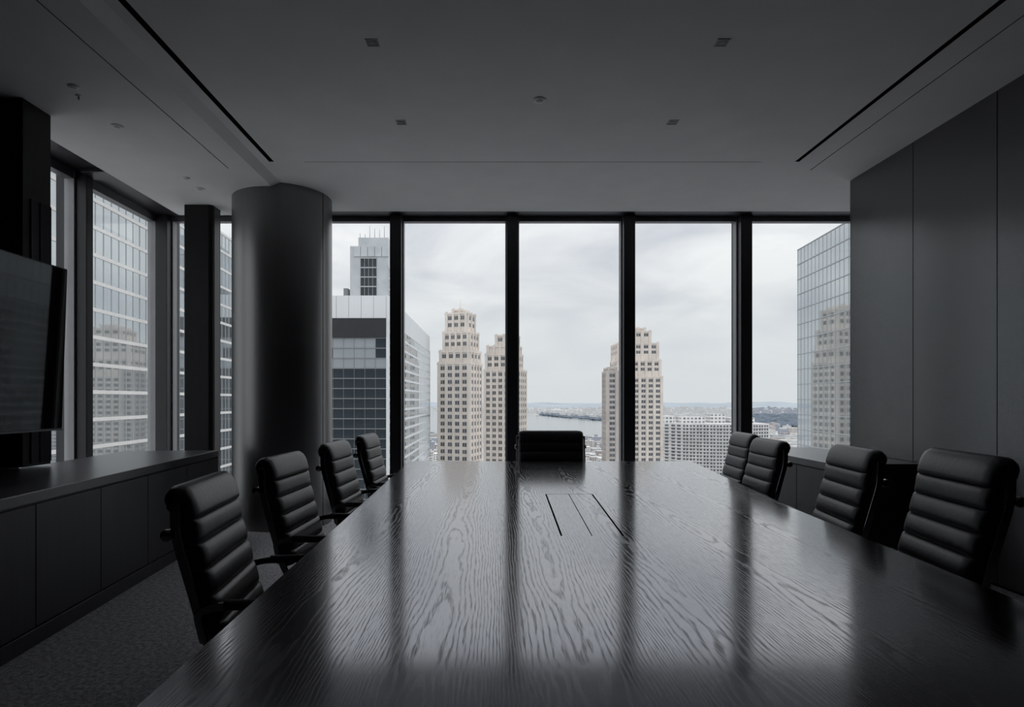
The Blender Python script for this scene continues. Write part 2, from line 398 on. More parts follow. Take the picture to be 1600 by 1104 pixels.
# far edge upstand, alcove ceiling on the right, slab over everything
CE.add([(-3.36, YE, ZL), (-2.05, YE, ZL), (-1.97, YE, ZC), (3.45, YE, ZC), (3.45, YE, ZC+0.2), (-3.36, YE, ZC+0.2)], [(0, 1, 2, 3, 4, 5)])
CE.add([(-3.36, YN, ZL), (-3.36, YE, ZL), (-3.36, YE, ZL+0.2), (-3.36, YN, ZL+0.2)], [(0, 1, 2, 3)])
CE.add([(3.45, YR-0.2, ZC), (5.5, YR-0.2, ZC), (5.5, YE, ZC), (3.45, YE, ZC)], [(0, 1, 2, 3)])
CE.add([(3.45, YE, ZC), (5.5, YE, ZC), (5.5, YE, ZC+0.2), (3.45, YE, ZC+0.2)], [(0, 1, 2, 3)])
ceil = struct(CE.build('ceiling', 'ceiling_paint'))
for x, wd, z, d, ye in ((-2.26, 0.008, ZL, 0.03, Y2), (-1.875, 0.042, ZC, 0.10, Y1), (2.578, 0.038, ZC, 0.10, Y1), (2.79, 0.009, ZC, 0.03, Y3)):
    slot_liner(x-wd/2, x+wd/2, YN, ye, z, d)
slot_liner(-1.60, 2.28, Y1, Y1+0.008, ZC, 0.03)
for m_ in SLOTS: m_.build('slot_liner', 'black_void', ceil)  # black linings make the slot interiors darker than the ceiling
slab = MB().box(-4.0, 5.6, YN-0.1, 6.95, ZC+0.22, ZC+0.35).build('slab_above', 'black_void', ceil)
# dark metal perimeter soffit between the ceiling edge and the glass, with bracket plates at each mullion
so = MB(); so.box(-3.85, -3.362, YN, 6.9, ZC+0.005, ZC+0.03); so.box(-3.362, 5.5, YE+0.002, 6.9, ZC+0.005, ZC+0.03)
trim = struct(so.build('trim_1', 'dark_metal'))
for y in LEFTY[1:]:
    MB().box(-3.60, -3.375, y-0.10, y+0.10, ZC-0.03, ZC+0.004).build('bracket_plate', 'dark_metal', trim, bevel=0.004)

# ------------------------------------------------------------------ windows
def window_far(n, xa, xb, mullion_at):
    e = struct(empty('window_%d' % n, ((xa+xb)/2, YG, 0)))
    cx = (xa+xb)/2; h = (xb-xa)/2
    MB().box(-h+0.055, h-0.055, -0.006, 0.006, 0.06, ZC-0.03).build('glass_pane', 'window_glass', e)
    fr = MB()
    for s in (-1, 1):
        xo = s*(h-0.066); fr.box(xo-0.010, xo+0.010, -0.055, 0.03, 0.0, ZC)
    fr.build('side_frame', 'gasket_metal', e)
    MB().box(-h+0.06, h-0.06, -0.05, 0.03, ZC-0.045, ZC+0.004).build('head_frame', 'grey_metal', e)
    MB().box(-h+0.06, h-0.06, -0.05, 0.03, 0.0, 0.08).build('sill_frame', 'dark_metal', e)
    for x in mullion_at:
        MB().box(x-cx-0.062, x-cx+0.062, YB-YG, 0.12, 0, ZC+0.004).build('mullion', 'dark_metal', e, bevel=0.004)
    return e
for k in range(6):
    window_far(k+1, BACKX[k], BACKX[k+1], [BACKX[k+1]] if k else [BACKX[0], BACKX[1]])
def window_side(n, ya, yb, mullion_at):
    e = struct(empty('window_%d' % n, (XG, (ya+yb)/2, 0)))
    cy = (ya+yb)/2; h = (yb-ya)/2
    MB().box(-0.006, 0.006, -h+0.055, h-0.055, 0.06, ZC-0.06).build('glass_pane', 'window_glass', e)
    fr = MB()
    for s in (-1, 1):
        yo = s*(h-0.055); fr.box(-0.03, 0.055, yo-0.012, yo+0.012, 0.0, ZC)
    fr.build('side_frame', 'gasket_metal', e)
    MB().box(-0.03, 0.05, -h+0.06, h-0.06, ZC-0.075, ZC+0.004).build('head_frame', 'grey_metal', e)
    MB().box(-0.03, 0.05, -h+0.06, h-0.06, 0.0, 0.08).build('sill_frame', 'dark_metal', e)
    for y in mullion_at:
        MB().box(-0.12, XL-XG, y-cy-0.045, y-cy+0.045, 0, ZC+0.004).build('mullion', 'dark_metal', e, bevel=0.004)
for k in range(3):
    window_side(7+k, LEFTY[k+1], LEFTY[k], [LEFTY[k+1]])

# ------------------------------------------------------------------ right wall: tall veneer panels with open joints
wr = struct(MB().box(XR+0.02, 3.47, YN, YR-0.005, 0, ZC+0.2).build('wall_right', 'black_void'))
y = YR
ws = [0.81, 0.785] + [0.79]*10
for wdt in ws:
    y0 = max(y-wdt, YN)
    MB().box(XR, XR+0.022, y0+0.003, y-0.003, 0.02, ZC+0.01).build('wall_panel', 'wall_wood', wr, bevel=0.0015)
    y = y0
    if y <= YN: break
MB().box(XR, 3.49, YR-0.003, YR+0.02, 0, ZC+0.01).build('end_panel', 'wall_wood', wr)
struct(MB().box(5.4, 5.5, YR-0.3, 6.9, 0, ZC+0.2).build('wall_alcove', 'wall_wood'))
struct(MB().box(3.47, 5.5, YR-0.3, YR-0.2, 0, ZC+0.2).build('wall_alcove_near', 'wall_wood'))
struct(MB().box(-4.0, 5.6, YN-0.1, YN, 0, ZC+0.22).build('wall_near', 'pier_wood'))

# ------------------------------------------------------------------ left wall with the projecting pier that carries the screen
wl = struct(MB().box(-3.75, -3.37, YN, 3.94, 0, ZL+0.1).build('wall_left', 'pier_wood'))
MB().box(-3.74, -3.08, 3.942, 4.19, 0.78, ZL+0.02).build('pier', 'pier_wood', wl)
MB().box(-3.74, -3.30, 3.942, 4.19, 0.0, 0.78).build('pier_base', 'pier_wood', wl)
for x0, x1 in ((-3.66, -3.16),):  # added grey panels, painted stand-ins for window reflections on the glossy pier
    MB().box(x0, x1, 3.932, 3.941, 0.80, 2.56).build('reflection_panel', 'reflection_grey', wl)
for y0, y1 in ((4.005, 4.07), (4.085, 4.185)):
    MB().box(-3.079, -3.070, y0, y1, 0.80, 2.56).build('reflection_panel', 'reflection_grey', wl)

# ------------------------------------------------------------------ round column and slim pillar
colm = empty('round_column', (-2.105, 6.04, 0))
rC = 0.475
pr = MB().lathe([(rC, 0.0), (rC, ZC+0.02)], 96); pr.build('cladding', 'column_wrap', colm, smooth=True)
for a in (-0.35, 2.2):
    MB().obox((math.cos(a)*(rC+0.0005), math.sin(a)*(rC+0.0005), ZC/2), (math.cos(a)*0.0012, math.sin(a)*0.0012, 0), (-math.sin(a)*0.002, math.cos(a)*0.002, 0), (0, 0, ZC/2)).build('cladding_joint', 'black_void', colm)
tag(colm, 'thick round dark-clad column standing before the far window wall', 'column')
pil = empty('slim_pillar', (-2.985, 6.20, 0))
MB().prism([(-0.14, -0.11), (0.11, -0.11), (0.14, -0.085), (0.14, 0.09), (-0.14, 0.09)], 0, ZL+0.01).build('shaft', 'pier_wood', pil, bevel=0.006)
MB().box(0.1405, 0.1445, -0.06, 0.06, 0.02, ZL-0.02).build('side_strip', 'dark_metal', pil)
tag(pil, 'slim black rectangular pillar in the window corner behind the long credenza', 'pillar')

# ------------------------------------------------------------------ table
ZT = 0.74
T = [(-0.545, 0.42), (1.24, 0.42), (1.262, 1.43), (1.295, 2.0), (1.335, 2.65), (1.43, 3.55), (1.565, 4.745), (-0.657, 4.745)]
H0, H1, H2, H3 = (0.240, 2.13), (0.466, 2.13), (0.512, 3.08), (0.268, 3.08)      # cable hatch corners
table = empty('conference_table', (0.4, 2.6, 0))
def loc(p, z): return (p[0]-0.4, p[1]-2.6, z)
tt = MB(); th = 0.045
n = len(T)
top_v = [loc(p, ZT) for p in T] + [loc(p, ZT) for p in (H0, H1, H2, H3)]
bot_v = [loc(p, ZT-th) for p in T] + [loc(p, ZT-th) for p in (H0, H1, H2, H3)]
ring = [(0, 1, 2, 9, 8), (2, 3, 4, 5, 10, 9), (5, 6, 7, 11, 10), (7, 0, 8, 11)]
fs = [f for f in ring] + [tuple(i+12 for i in reversed(f)) for f in ring]
fs += [(i, i+12, (i+1) % n+12, (i+1) % n) for i in range(n)]
fs += [(8+i, 8+(i+1) % 4, 20+(i+1) % 4, 20+i) for i in range(4)]
tt.add(top_v+bot_v, fs)
tt.build('tabletop', 'table_oak', table)
# hatch: two lids with open joints, and the dark well under them
def lerp(a, b, t): return (a[0]+(b[0]-a[0])*t, a[1]+(b[1]-a[1])*t)
hatch = MB().prism([loc(p, 0)[:2] for p in (H0, H1, H2, H3)], ZT-0.12, ZT-0.046).build('cable_well', 'black_void', table)
for (ta, tb) in ((0.032, 0.487), (0.503, 0.968)):
    a, b = lerp(H0, H1, ta), lerp(H0, H1, tb); c, d = lerp(H3, H2, tb), lerp(H3, H2, ta)
    a = (a[0], a[1]+0.0025); b = (b[0], b[1]+0.0025); c = (c[0], c[1]-0.003); d = (d[0], d[1]-0.003)
    lid = MB().prism([loc(p, 0)[:2] for p in (a, b, c, d)], ZT-0.02, ZT-0.0005).build('hatch_lid', 'table_oak', table)
MB().prism([(-0.62, 1.35), (0.62, 1.35), (0.62, 1.15), (-0.62, 1.15)], 0, ZT-th).build('pedestal', 'credenza_wood', table, bevel=0.006)
MB().prism([(-0.45, -1.0), (0.45, -1.0), (0.45, -1.2), (-0.45, -1.2)], 0, ZT-th).build('pedestal', 'credenza_wood', table, bevel=0.006)
MB().box(-0.05, 0.05, -0.99, 1.14, 0.25, 0.6).build('spine_panel', 'credenza_wood', table)
tag(table, 'long dark oak conference table with glossy grain and a cable hatch', 'table')

# ------------------------------------------------------------------ credenzas
def credenza(name, label, loc_, rz, length, depth, hgt, cuts, flip=False):
    """local x = along the front, local y = depth behind the front (front plane y=0)"""
    e = empty(name, loc_, rz)
    MB().box(0.01, length-0.01, 0.015, depth-0.01, 0.085, hgt-0.06).build('carcass', 'black_void' if False else 'credenza_wood', e)
    MB().box(0.0, length, -0.012, depth, 0.0, 0.085).build('plinth', 'credenza_wood', e, bevel=0.002)
    MB().box(0.0, length, -0.004, depth, hgt-0.055, hgt).build('worktop', 'credenza_top', e, bevel=0.003)
    MB().box(0.0, 0.02, 0.0, depth-0.005, 0.088, hgt-0.057).build('end_panel', 'credenza_wood', e)
    MB().box(length-0.02, length, 0.0, depth-0.005, 0.088, hgt-0.057).build('end_panel', 'credenza_wood', e)
    for a, b in zip(cuts[:-1], cuts[1:]):
        MB().box(a+0.003, b-0.003, -0.006, 0.014, 0.092, hgt-0.066).build('door', 'credenza_wood', e, bevel=0.0015)
    tag(e, label, 'credenza')
    return e
# left: runs towards the far windows, turned a few degrees; front faces the table (+x)
ang = math.atan2(2.715, -0.235)
ux, uy = math.cos(ang), math.sin(ang)
start = (-2.50 + 3.6*0.0862, 5.48 - 3.6*0.9963)
cuts = [0.024, 0.58, 1.15, 1.73, 2.31, 2.89, 3.58]
cuts = [0.022, 0.535, 1.112, 1.690, 2.266, 2.905, 3.578]
cr = credenza('credenza', 'long dark wood credenza under the wall screen, left of the table', (start[0], start[1], 0), ang, 3.6, 0.80, 0.765, cuts)
# right: in the window bay behind the chairs; front faces the table (-x)
cr2 = credenza('credenza', 'short dark wood credenza with pale sheen beside the right wall panels', (2.57, 6.15, 0), -PI/2, 1.62, 0.70, 0.74, [0.022, 0.545, 1.07, 1.598])

# ------------------------------------------------------------------ wall screen
tv = empty('wall_screen', (-2.96, 3.25, 1.02))
tilt = math.radians(2.0)
tv.rotation_euler = (0, tilt, 0)
MB().box(-0.055, 0.0, -0.885, 0.885, 0.0, 1.10).build('housing', 'black_plastic', tv, bevel=0.006)
MB().box(0.0005, 0.004, -0.876, 0.876, 0.012, 1.09).build('screen', 'tv_glass', tv)
MB().box(0.0005, 0.006, -0.885, 0.885, -0.004, 0.008).build('bottom_trim', 'grey_metal', tv)
MB().box(-0.13, -0.056, -0.30, 0.30, 0.30, 0.80).build('mount_bracket', 'black_plastic', tv)
MB().box(-0.38, -0.131, -0.06, 0.06, 0.45, 0.65).build('mount_arm', 'black_plastic', tv)
tag(tv, 'large black flat screen mounted on the left wall above the credenza', 'television')

# ------------------------------------------------------------------ ceiling fittings
def downlight(x, y, label):
    e = empty('downlight', (x, y, ZC))
    s = 0.036
    fr = MB()
    for a, b, c, d in ((-s, s, -s, -s+0.006), (-s, s, s-0.006, s), (-s, -s+0.006, -s+0.006, s-0.006), (s-0.006, s, -s+0.006, s-0.006)):
        fr.box(a, b, c, d, -0.003, 0.0)
    fr.build('trim_frame', 'trim_white', e)
    i = s-0.006
    MB().box(-i, i, -i, i, -0.0016, -0.0004).build('baffle', 'black_plastic', e)
    MB().lathe([(0.018, -0.0026), (0.018, -0.0017)], 16).build('lens', 'dark_metal', e)
    tag(e, label, 'ceiling light')
downlight(-0.68, 3.40, 'small square black downlight in the ceiling, nearer one on the left')
downlight(-0.666, 4.375, 'small square black downlight in the ceiling, farther one on the left')
downlight(1.295, 3.40, 'small square black downlight in the ceiling, nearer one on the right')
downlight(1.308, 4.375, 'small square black downlight in the ceiling, farther one on the right')
def cap(name, x, y, z, r, label, cat, head=False):
    e = empty(name, (x, y, z))
    MB().lathe([(r, 0.0), (r, -0.004), (r*0.85, -0.008)], 28).build('cover_plate', 'ceiling_paint', e, smooth=True)
    if head: MB().lathe([(r*0.35, -0.008), (r*0.35, -0.022), (r*0.15, -0.03)], 14).build('head', 'trim_white', e, smooth=True)
    else: MB().lathe([(r*0.5, -0.008), (r*0.45, -0.0095)], 20).build('centre_disc', 'trim_white', e, smooth=True)
    tag(e, label, cat)
def lc(px, py, z): Y = (z-EYE)*F/(CY-py); return ((px-CX)/F*Y, Y)
for (px, py, z, r, nm, lb, ct, hd) in (
    (843, 156, ZC, 0.045, 'fire_sprinkler', 'flat white sprinkler cap in the middle of the main ceiling', 'sprinkler', False),
    (115, 135, ZL, 0.034, 'smoke_detector', 'white round detector on the left ceiling, nearest the screen', 'detector', False),
    (123, 149, ZL, 0.018, 'fire_sprinkler', 'small sprinkler head beside the round detector on the left ceiling', 'sprinkler', True),
    (183, 197, ZL, 0.042, 'fire_sprinkler', 'flat cap on the left ceiling above the side windows', 'sprinkler', False),
    (291, 278, ZL, 0.030, 'fire_sprinkler', 'smaller flat cap on the left ceiling near the slot end', 'sprinkler', False),
    (312, 294.5, ZL, 0.045, 'ceiling_speaker', 'round flat speaker cover on the left ceiling just before the slim pillar', 'detector', False)):
    x, y = lc(px, py, z); cap(nm, x, y, z, r, lb, ct, hd)

# ------------------------------------------------------------------ chair
def pad_mesh(path, width, ribs, t_base, t_rib, nu=18, per=8, sign=1, taper=0.0):
    """cushion that follows a side profile: path = [(y, z)...] of its back surface, ribbed on the front.
    ribs = list of arc lengths of the seams"""
    P = [Vector((0, a, b)) for a, b in path]
    # dense arc-length sampling
    seg = [0.0]
    for a, b in zip(P[:-1], P[1:]): seg.append(seg[-1]+(b-a).length)
    Ltot = seg[-1]
    def at(s):
        for i in range(len(P)-1):
            if s <= seg[i+1] or i == len(P)-2:
                t = (s-seg[i])/(seg[i+1]-seg[i]); return P[i].lerp(P[i+1], t)
    ss = []
    for a, b in zip(ribs[:-1], ribs[1:]):
        for k in range(per):
            u = (0.0, 0.05, 0.13, 0.30, 0.5, 0.70, 0.87, 0.95)[k]
            ss.append((a+(b-a)*u, (0.0, 0.5, 0.78, 0.96, 1.0, 0.96, 0.78, 0.5)[k]))
    ss.append((ribs[-1], 0.0))
    if taper:      # the last rib runs smoothly over the top
        a, b = ribs[-2], ribs[-1]
        ss = ss[:-per-1]+[(a+(b-a)*u, q) for u, q in ((0, 0), (0.03, 0.5), (0.08, 0.78), (0.18, 0.96), (0.35, 1), (0.45, 1), (0.55, 1), (0.62, 1), (0.69, 1), (0.76, 1), (0.83, 1), (0.9, 1), (0.96, 0.9), (1, 0.6))]
    vs = []; n = 0
    us = [-1, -0.98, -0.955, -0.93, -0.89, -0.84, -0.78, -0.5, 0, 0.5, 0.78, 0.84, 0.89, 0.93, 0.955, 0.98, 1]
    for s, q in ss:
        p = at(s); tan = (at(min(s+0.012, Ltot))-at(max(s-0.012, 0))).normalized()
        nor = Vector((0, tan.z, -tan.y))*sign      # points to the sitter for a path running up the back
        tp = 1.0 if not taper or s < Ltot-taper else 1-0.58*((s-Ltot+taper)/taper)
        for u in us:
            e = 1-max(0, (abs(u)-0.92)/0.08)**2.5
            x = u*width/2
            t = (t_base + t_rib*q*(1-max(0, (abs(u)-0.80)/0.20)**1.5))*(0.50+0.50*e)*tp
            vs.append(p+nor*t+Vector((x, 0, 0)))
    m = len(us); fr = len(ss)
    fs = [(i*m+k, i*m+k+1, (i+1)*m+k+1, (i+1)*m+k) for i in range(fr-1) for k in range(m-1)]
    off = len(vs)
    for s, q in ss:
        p = at(s)
        vs.append(p+Vector((-width/2, 0, 0))); vs.append(p+Vector((width/2, 0, 0)))
    for i in range(fr-1):
        fs.append((off+2*i, off+2*i+1, off+2*i+3, off+2*i+2))
        fs.append((i*m, (i+1)*m, off+2*i+2, off+2*i)); fs.append((i*m+m-1, off+2*i+1, off+2*i+3, (i+1)*m+m-1))
    fs.append(tuple(list(range(m-1, -1, -1))+[off, off+1])); fs.append(tuple(list(range((fr-1)*m, fr*m))+[off+2*(fr-1)+1, off+2*(fr-1)]))
    return MB().add(vs, fs)

def make_chair():
    """faces local +y; origin on the floor under the seat"""
    e = empty('office_chair')
    Wd = 0.435
    # side profile: seat, bend, back with a kink at the spreader
    back = [(-0.205, 0.515), (-0.247, 0.667), (-0.288, 0.83), (-0.293, 0.890), (-0.296, 0.922), (-0.302, 0.940), (-0.310, 0.947), (-0.319, 0.945), (-0.324, 0.935), (-0.323, 0.922)]
    Lb = sum((Vector((*back[i+1], 0))-Vector((*back[i], 0))).length for i in range(len(back)-1))
    pit = 0.078
    ribs = [Lb-0.112-pit*k for k in range(5)][::-1] + [Lb]
    ribs = [0.0] + [r for r in ribs if r > 0.02]
    pad_mesh(back, Wd, ribs, 0.030, 0.016, taper=0.10).build('back_cushion', 'leather', e, smooth=True)
    seat = [(-0.170, 0.462), (-0.10, 0.440), (0.05, 0.445), (0.19, 0.452), (0.245, 0.435)]
    Ls = sum((Vector((*seat[i+1], 0))-Vector((*seat[i], 0))).length for i in range(len(seat)-1))
    pad_mesh(seat, Wd, [Ls*k/5 for k in range(6)], 0.026, 0.022, sign=-1).build('seat_cushion', 'leather', e, smooth=True)
    # upper bar inside the rolled top edge
    MB().lathe([(0.012, -Wd/2-0.004), (0.019, -Wd/2+0.002), (0.019, Wd/2-0.002), (0.012, Wd/2+0.004)], 14, (0, -0.312, 0.918), 'x').build('top_roll', 'leather', e, smooth=True)
    # polished side rails with bolts
    rail = fillet([(0, 0.245, 0.425), (0, 0.10, 0.432), (0, -0.16, 0.435), (0, -0.212, 0.515), (0, -0.255, 0.667), (0, -0.302, 0.838), (0, -0.303, 0.928)], 0.05, 4)
    for s in (-1, 1):
        x = s*(Wd/2+0.008)
        r = MB().sweep([(x, p[1], p[2]) for p in rail], rect(0.005, 0.013)).build('side_rail', 'chrome_dark', e, bevel=0.002)
        MB().lathe([(0.010, 0), (0.010, 0.006), (0.006, 0.009)], 12, (x+s*0.005, -0.16, 0.445), 'x').build('bolt', 'chrome_dark', r)
    # spreader bar behind the back with round knobs
    sp = MB().sweep([(-Wd/2-0.012, -0.318, 0.838), (-0.15, -0.335, 0.842), (0.15, -0.335, 0.842), (Wd/2+0.012, -0.318, 0.838)], circ(0.009, 10), up=(0, 0, 1)).build('spreader_bar', 'chrome_dark', e, smooth=True)
    for s in (-1, 1):
        MB().lathe([(0.013, -0.010), (0.017, -0.006), (0.017, 0.006), (0.011, 0.010)], 14, (s*(Wd/2+0.014), -0.322, 0.838), 'x').build('knob', 'chrome_dark', sp, smooth=True)
    sb = MB().sweep([(-Wd/2-0.006, -0.02, 0.420), (0, -0.02, 0.400), (Wd/2+0.006, -0.02, 0.420)], circ(0.012, 8), up=(0, 1, 0)).build('seat_spreader', 'chrome_dark', e, smooth=True)
    # arm loops with leather sleeves
    for s in (-1, 1):
        x = s*(Wd/2+0.03)
        loop = fillet([(x-s*0.018, -0.222, 0.53), (x, -0.236, 0.622), (x, -0.19, 0.637), (x, 0.13, 0.642), (x, 0.175, 0.60), (x-s*0.018, 0.10, 0.44)], 0.05, 5)
        a = MB().sweep(loop, rect(0.006, 0.011)).build('armrest', 'chrome_dark', e, smooth=False, bevel=0.002)
        MB().sweep([(x, -0.16+0.03*k, 0.6405+0.0002*k) for k in range(10)], [(0.017*math.cos(2*PI*k/12), 0.015*math.sin(2*PI*k/12)) for k in range(12)]).build('arm_sleeve', 'leather', a, smooth=True)
    # tilt mechanism, gas column and five-star base on castors
    MB().box(-0.09, 0.09, -0.13, 0.10, 0.345, 0.395).build('tilt_mechanism', 'black_plastic', e, bevel=0.012)
    MB().lathe([(0.027, 0.09), (0.027, 0.25), (0.020, 0.252), (0.020, 0.36)], 18, (0, -0.02, 0)).build('gas_column', 'black_plastic', e, smooth=True)
    hub = MB().lathe([(0.04, 0.075), (0.046, 0.085), (0.046, 0.115), (0.035, 0.13)], 20, (0, -0.02, 0)).build('base_hub', 'chrome_dark', e, smooth=True)
    for k in range(5):
        a = 2*PI*k/5+0.3; d = Vector((math.cos(a), math.sin(a), 0)); q = Vector((-d.y, d.x, 0))
        c0 = Vector((0, -0.02, 0)); vs = []
        for r, wv, z0, z1 in ((0.03, 0.022, 0.078, 0.118), (0.17, 0.017, 0.078, 0.106), (0.31, 0.012, 0.070, 0.088)):
            for sx, z in ((-1, z0), (1, z0), (1, z1), (-1, z1)): vs.append(c0+d*r+q*wv*sx+Vector((0, 0, z)))
        fs = [(i*4+j, i*4+(j+1) % 4, (i+1)*4+(j+1) % 4, (i+1)*4+j) for i in range(2) for j in range(4)]+[(3, 2, 1, 0), (8, 9, 10, 11)]
        lg = MB().add(vs, fs).build('base_leg', 'chrome_dark', e, bevel=0.003)
        cc = c0+d*0.30
        wh = MB()
        for sx in (-1, 1):
            ctr = cc+q*0.016*sx
            ring_ = []
            for j in range(14):
                b = 2*PI*j/14; ring_.append((math.cos(b)*0.026, math.sin(b)*0.026))
            vs = [ctr+q*hw+d*a_+Vector((0, 0, 0.026+b_)) for hw in (-0.008, 0.008) for a_, b_ in ring_]
            wh.add(vs, [(j, (j+1) % 14, 14+(j+1) % 14, 14+j) for j in range(14)]+[tuple(range(13, -1, -1)), tuple(range(14, 28))])
        wh.obox(cc+Vector((0, 0, 0.056)), d*0.018, q*0.012, (0, 0, 0.014))
        wh.build('castor', 'black_plastic', lg)
    return e

BASE_PARTS = ('base_hub', 'base_leg', 'armrest')
proto = make_chair()
TOP = 0.975
def place_chair(first, xtop, ytop, rz, top, label):
    """(xtop, ytop): middle of the top of the back; rz: local +y turned by rz"""
    c = proto if first else copy_tree(proto)
    off = Matrix.Rotation(rz, 3, 'Z') @ Vector((0, -0.275, 0))
    c.location = (xtop-off.x, ytop-off.y, 0); c.rotation_euler = (0, 0, rz)
    lift = top-TOP
    for p in c.children:
        if p.name.split('.')[0] not in BASE_PARTS: p.location.z = lift
    tag(c, label, 'chair', 'ribbed black leather chairs around the conference table')
    return c
R = math.radians
CH = [  # x, y of the top of the back, heading, top height, label
    (-0.898, 1.935, R(-90+6), 0.975, 'black ribbed leather chair nearest the camera on the left side of the table'),
    (-0.938, 2.77, R(-90-3), 0.975, 'second chair from the camera on the left, black ribbed leather, against the column'),
    (-0.915, 3.60, R(-90-3), 0.975, 'third black ribbed chair from the camera on the left of the table'),
    (-0.890, 4.40, R(-90-3), 0.975, 'farthest black ribbed chair on the left side, by the dark window mullion'),
    (1.600, 2.08, R(90-8), 1.045, 'large black ribbed leather chair nearest the camera on the right side'),
    (1.638, 2.77, R(90-7), 1.008, 'second chair from the camera on the right, in front of the short credenza'),
    (1.700, 3.76, R(90-2), 0.980, 'third black ribbed chair from the camera on the right, overlapping the farthest one'),
    (1.790, 4.35, R(90-4), 0.988, 'farthest black ribbed chair on the right side, before the window mullion'),
    (0.478, 4.95, R(180), 0.972, 'black leather chair at the far head of the table, back to the windows')]
for i, (x, y, rz, tp, lb) in enumerate(CH):
    c = place_chair(i == 0, x, y, rz, tp, lb)
c.scale = (1.23, 1, 1)     # the head chair is a wider model

# ================================================================== the city outside
GZ = -110.0
def wx(px, Y): return (px-CX)/F*Y
def wz(py, Y): return EYE+(CY-py)/F*Y

gr = MB(); gr.add([(-24000, 20, GZ), (24000, 20, GZ), (24000, 25000, GZ), (-24000, 25000, GZ)], [(0, 1, 2, 3)])
gr.add([(-24000, -3000, GZ), (24000, -3000, GZ), (24000, 20, GZ), (-24000, 20, GZ)], [(0, 1, 2, 3)])
struct(gr.build('ground', 'city_ground'))
# river
rv = [(560, 700), (640, 696), (700, 692), (860, 688), (930, 688.5), (965, 688), (1002, 676), (1003, 664), (975, 660), (947, 657.5), (915, 655), (880, 652), (862, 650), (845, 648.5), (826, 647.5), (740, 645), (640, 643), (560, 642)]
pts = []
for px, py in rv:
    Y = (EYE-GZ-0.6)*F/(py-CY); pts.append((wx(px, Y), Y))
struct(MB().prism(pts, GZ-0.5, GZ+0.6).build('river', 'river_water'))
# hills along the horizon
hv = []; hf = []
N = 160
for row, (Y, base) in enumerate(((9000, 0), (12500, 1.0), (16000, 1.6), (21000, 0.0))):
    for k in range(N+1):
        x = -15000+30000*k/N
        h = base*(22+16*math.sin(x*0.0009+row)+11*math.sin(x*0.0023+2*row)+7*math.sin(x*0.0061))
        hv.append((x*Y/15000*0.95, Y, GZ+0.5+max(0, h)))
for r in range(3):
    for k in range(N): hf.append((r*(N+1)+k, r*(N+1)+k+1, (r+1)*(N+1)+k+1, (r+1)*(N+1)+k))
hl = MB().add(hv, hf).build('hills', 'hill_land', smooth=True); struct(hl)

# ---- masonry towers: tiers, pilasters, recessed windows, cornices
def masonry_tower(name, label, px0, px1, Y, depth, tiers, floor, colw, wall, win='far_window', antenna=None, py_base=950, rot=0.0, k=1.0):
    """tiers: list of (pxa, pxb, pytop) from bottom to top, each standing on the one below"""
    e = empty(name, (wx((px0+px1)/2, Y), Y, GZ))
    ex = e.location.x
    z0 = 0.0
    wallm = MB(); winm = MB(); pil_ = MB(); cor = MB()
    for i, (a, b, pt) in enumerate(tiers):
        xa, xb = (wx(a, Y)-ex)*k, (wx(b, Y)-ex)*k
        inset = (i*0.9)
        ya, yb = inset, depth-inset
        z1 = wz(pt, Y)-GZ
        wallm.box(xa, xb, ya, yb, z0, z1)
        cor.box(xa-0.35, xb+0.35, ya-0.35, yb+0.35, z1-0.9, z1-0.1)
        # window grid on the front and on both flanks
        zlo = max(z0, wz(py_base, Y)-GZ)
        rows = int((z1-1.5-zlo)/floor)
        nc = max(1, int(round((xb-xa-1.5)/colw)))
        cw = (xb-xa-1.5)/nc
        ns = max(1, int(round((yb-ya-2.0)/colw))); sw_ = (yb-ya-2.0)/ns
        for r in range(rows):
            zt = z1-1.7-r*floor
            for c in range(nc):
                xc = xa+0.75+cw*(c+0.5); q = cw*0.27
                winm.box(xc-q, xc-0.09, ya-0.06, ya+0.1, zt-floor*0.55, zt)
                winm.box(xc+0.09, xc+q, ya-0.06, ya+0.1, zt-floor*0.55, zt)
            for c in range(ns):
                yc = ya+1.0+sw_*(c+0.5); q = sw_*0.25
                winm.box(xa-0.06, xa+0.1, yc-q, yc+q, zt-floor*0.55, zt); winm.box(xb-0.1, xb+0.06, yc-q, yc+q, zt-floor*0.55, zt)
        for c in range(nc+1):
            xc = xa+0.75+cw*c
            pil_.box(xc-cw*0.16, xc+cw*0.16, ya-0.45, ya+0.1, zlo, z1+0.5)
        for c in range(ns+1):
            yc = ya+1.0+sw_*c
            pil_.box(xa-0.4, xa+0.1, yc-0.5, yc+0.5, zlo, z1+0.3); pil_.box(xb-0.1, xb+0.4, yc-0.5, yc+0.5, zlo, z1+0.3)
        z0 = z1
    if rot:      # turned about the middle of its plan
        c_ = Matrix.Rotation(rot, 3, 'Z') @ Vector((0, depth/2, 0))
        e.location.x -= c_.x; e.location.y += depth/2-c_.y; e.rotation_euler = (0, 0, rot)
    wallm.build('wall', wall, e)
    o = winm.build('window_pane', win, e); o['kind'] = 'stuff'
    o = pil_.build('pilaster', wall, e); o['kind'] = 'stuff'
    o = cor.build('cornice', wall, e); o['kind'] = 'stuff'
    if antenna:
        apx, apy, r0 = antenna; h = wz(apy, Y)-GZ-z0
        MB().lathe([(r0, 0), (r0*0.5, h*0.35), (r0*0.2, h*0.4), (0.12, h)], 8, ((wx(apx, Y)-ex)*k, depth/2, z0)).build('spire', wall, e)
    tag(e, label, 'building')
    return e
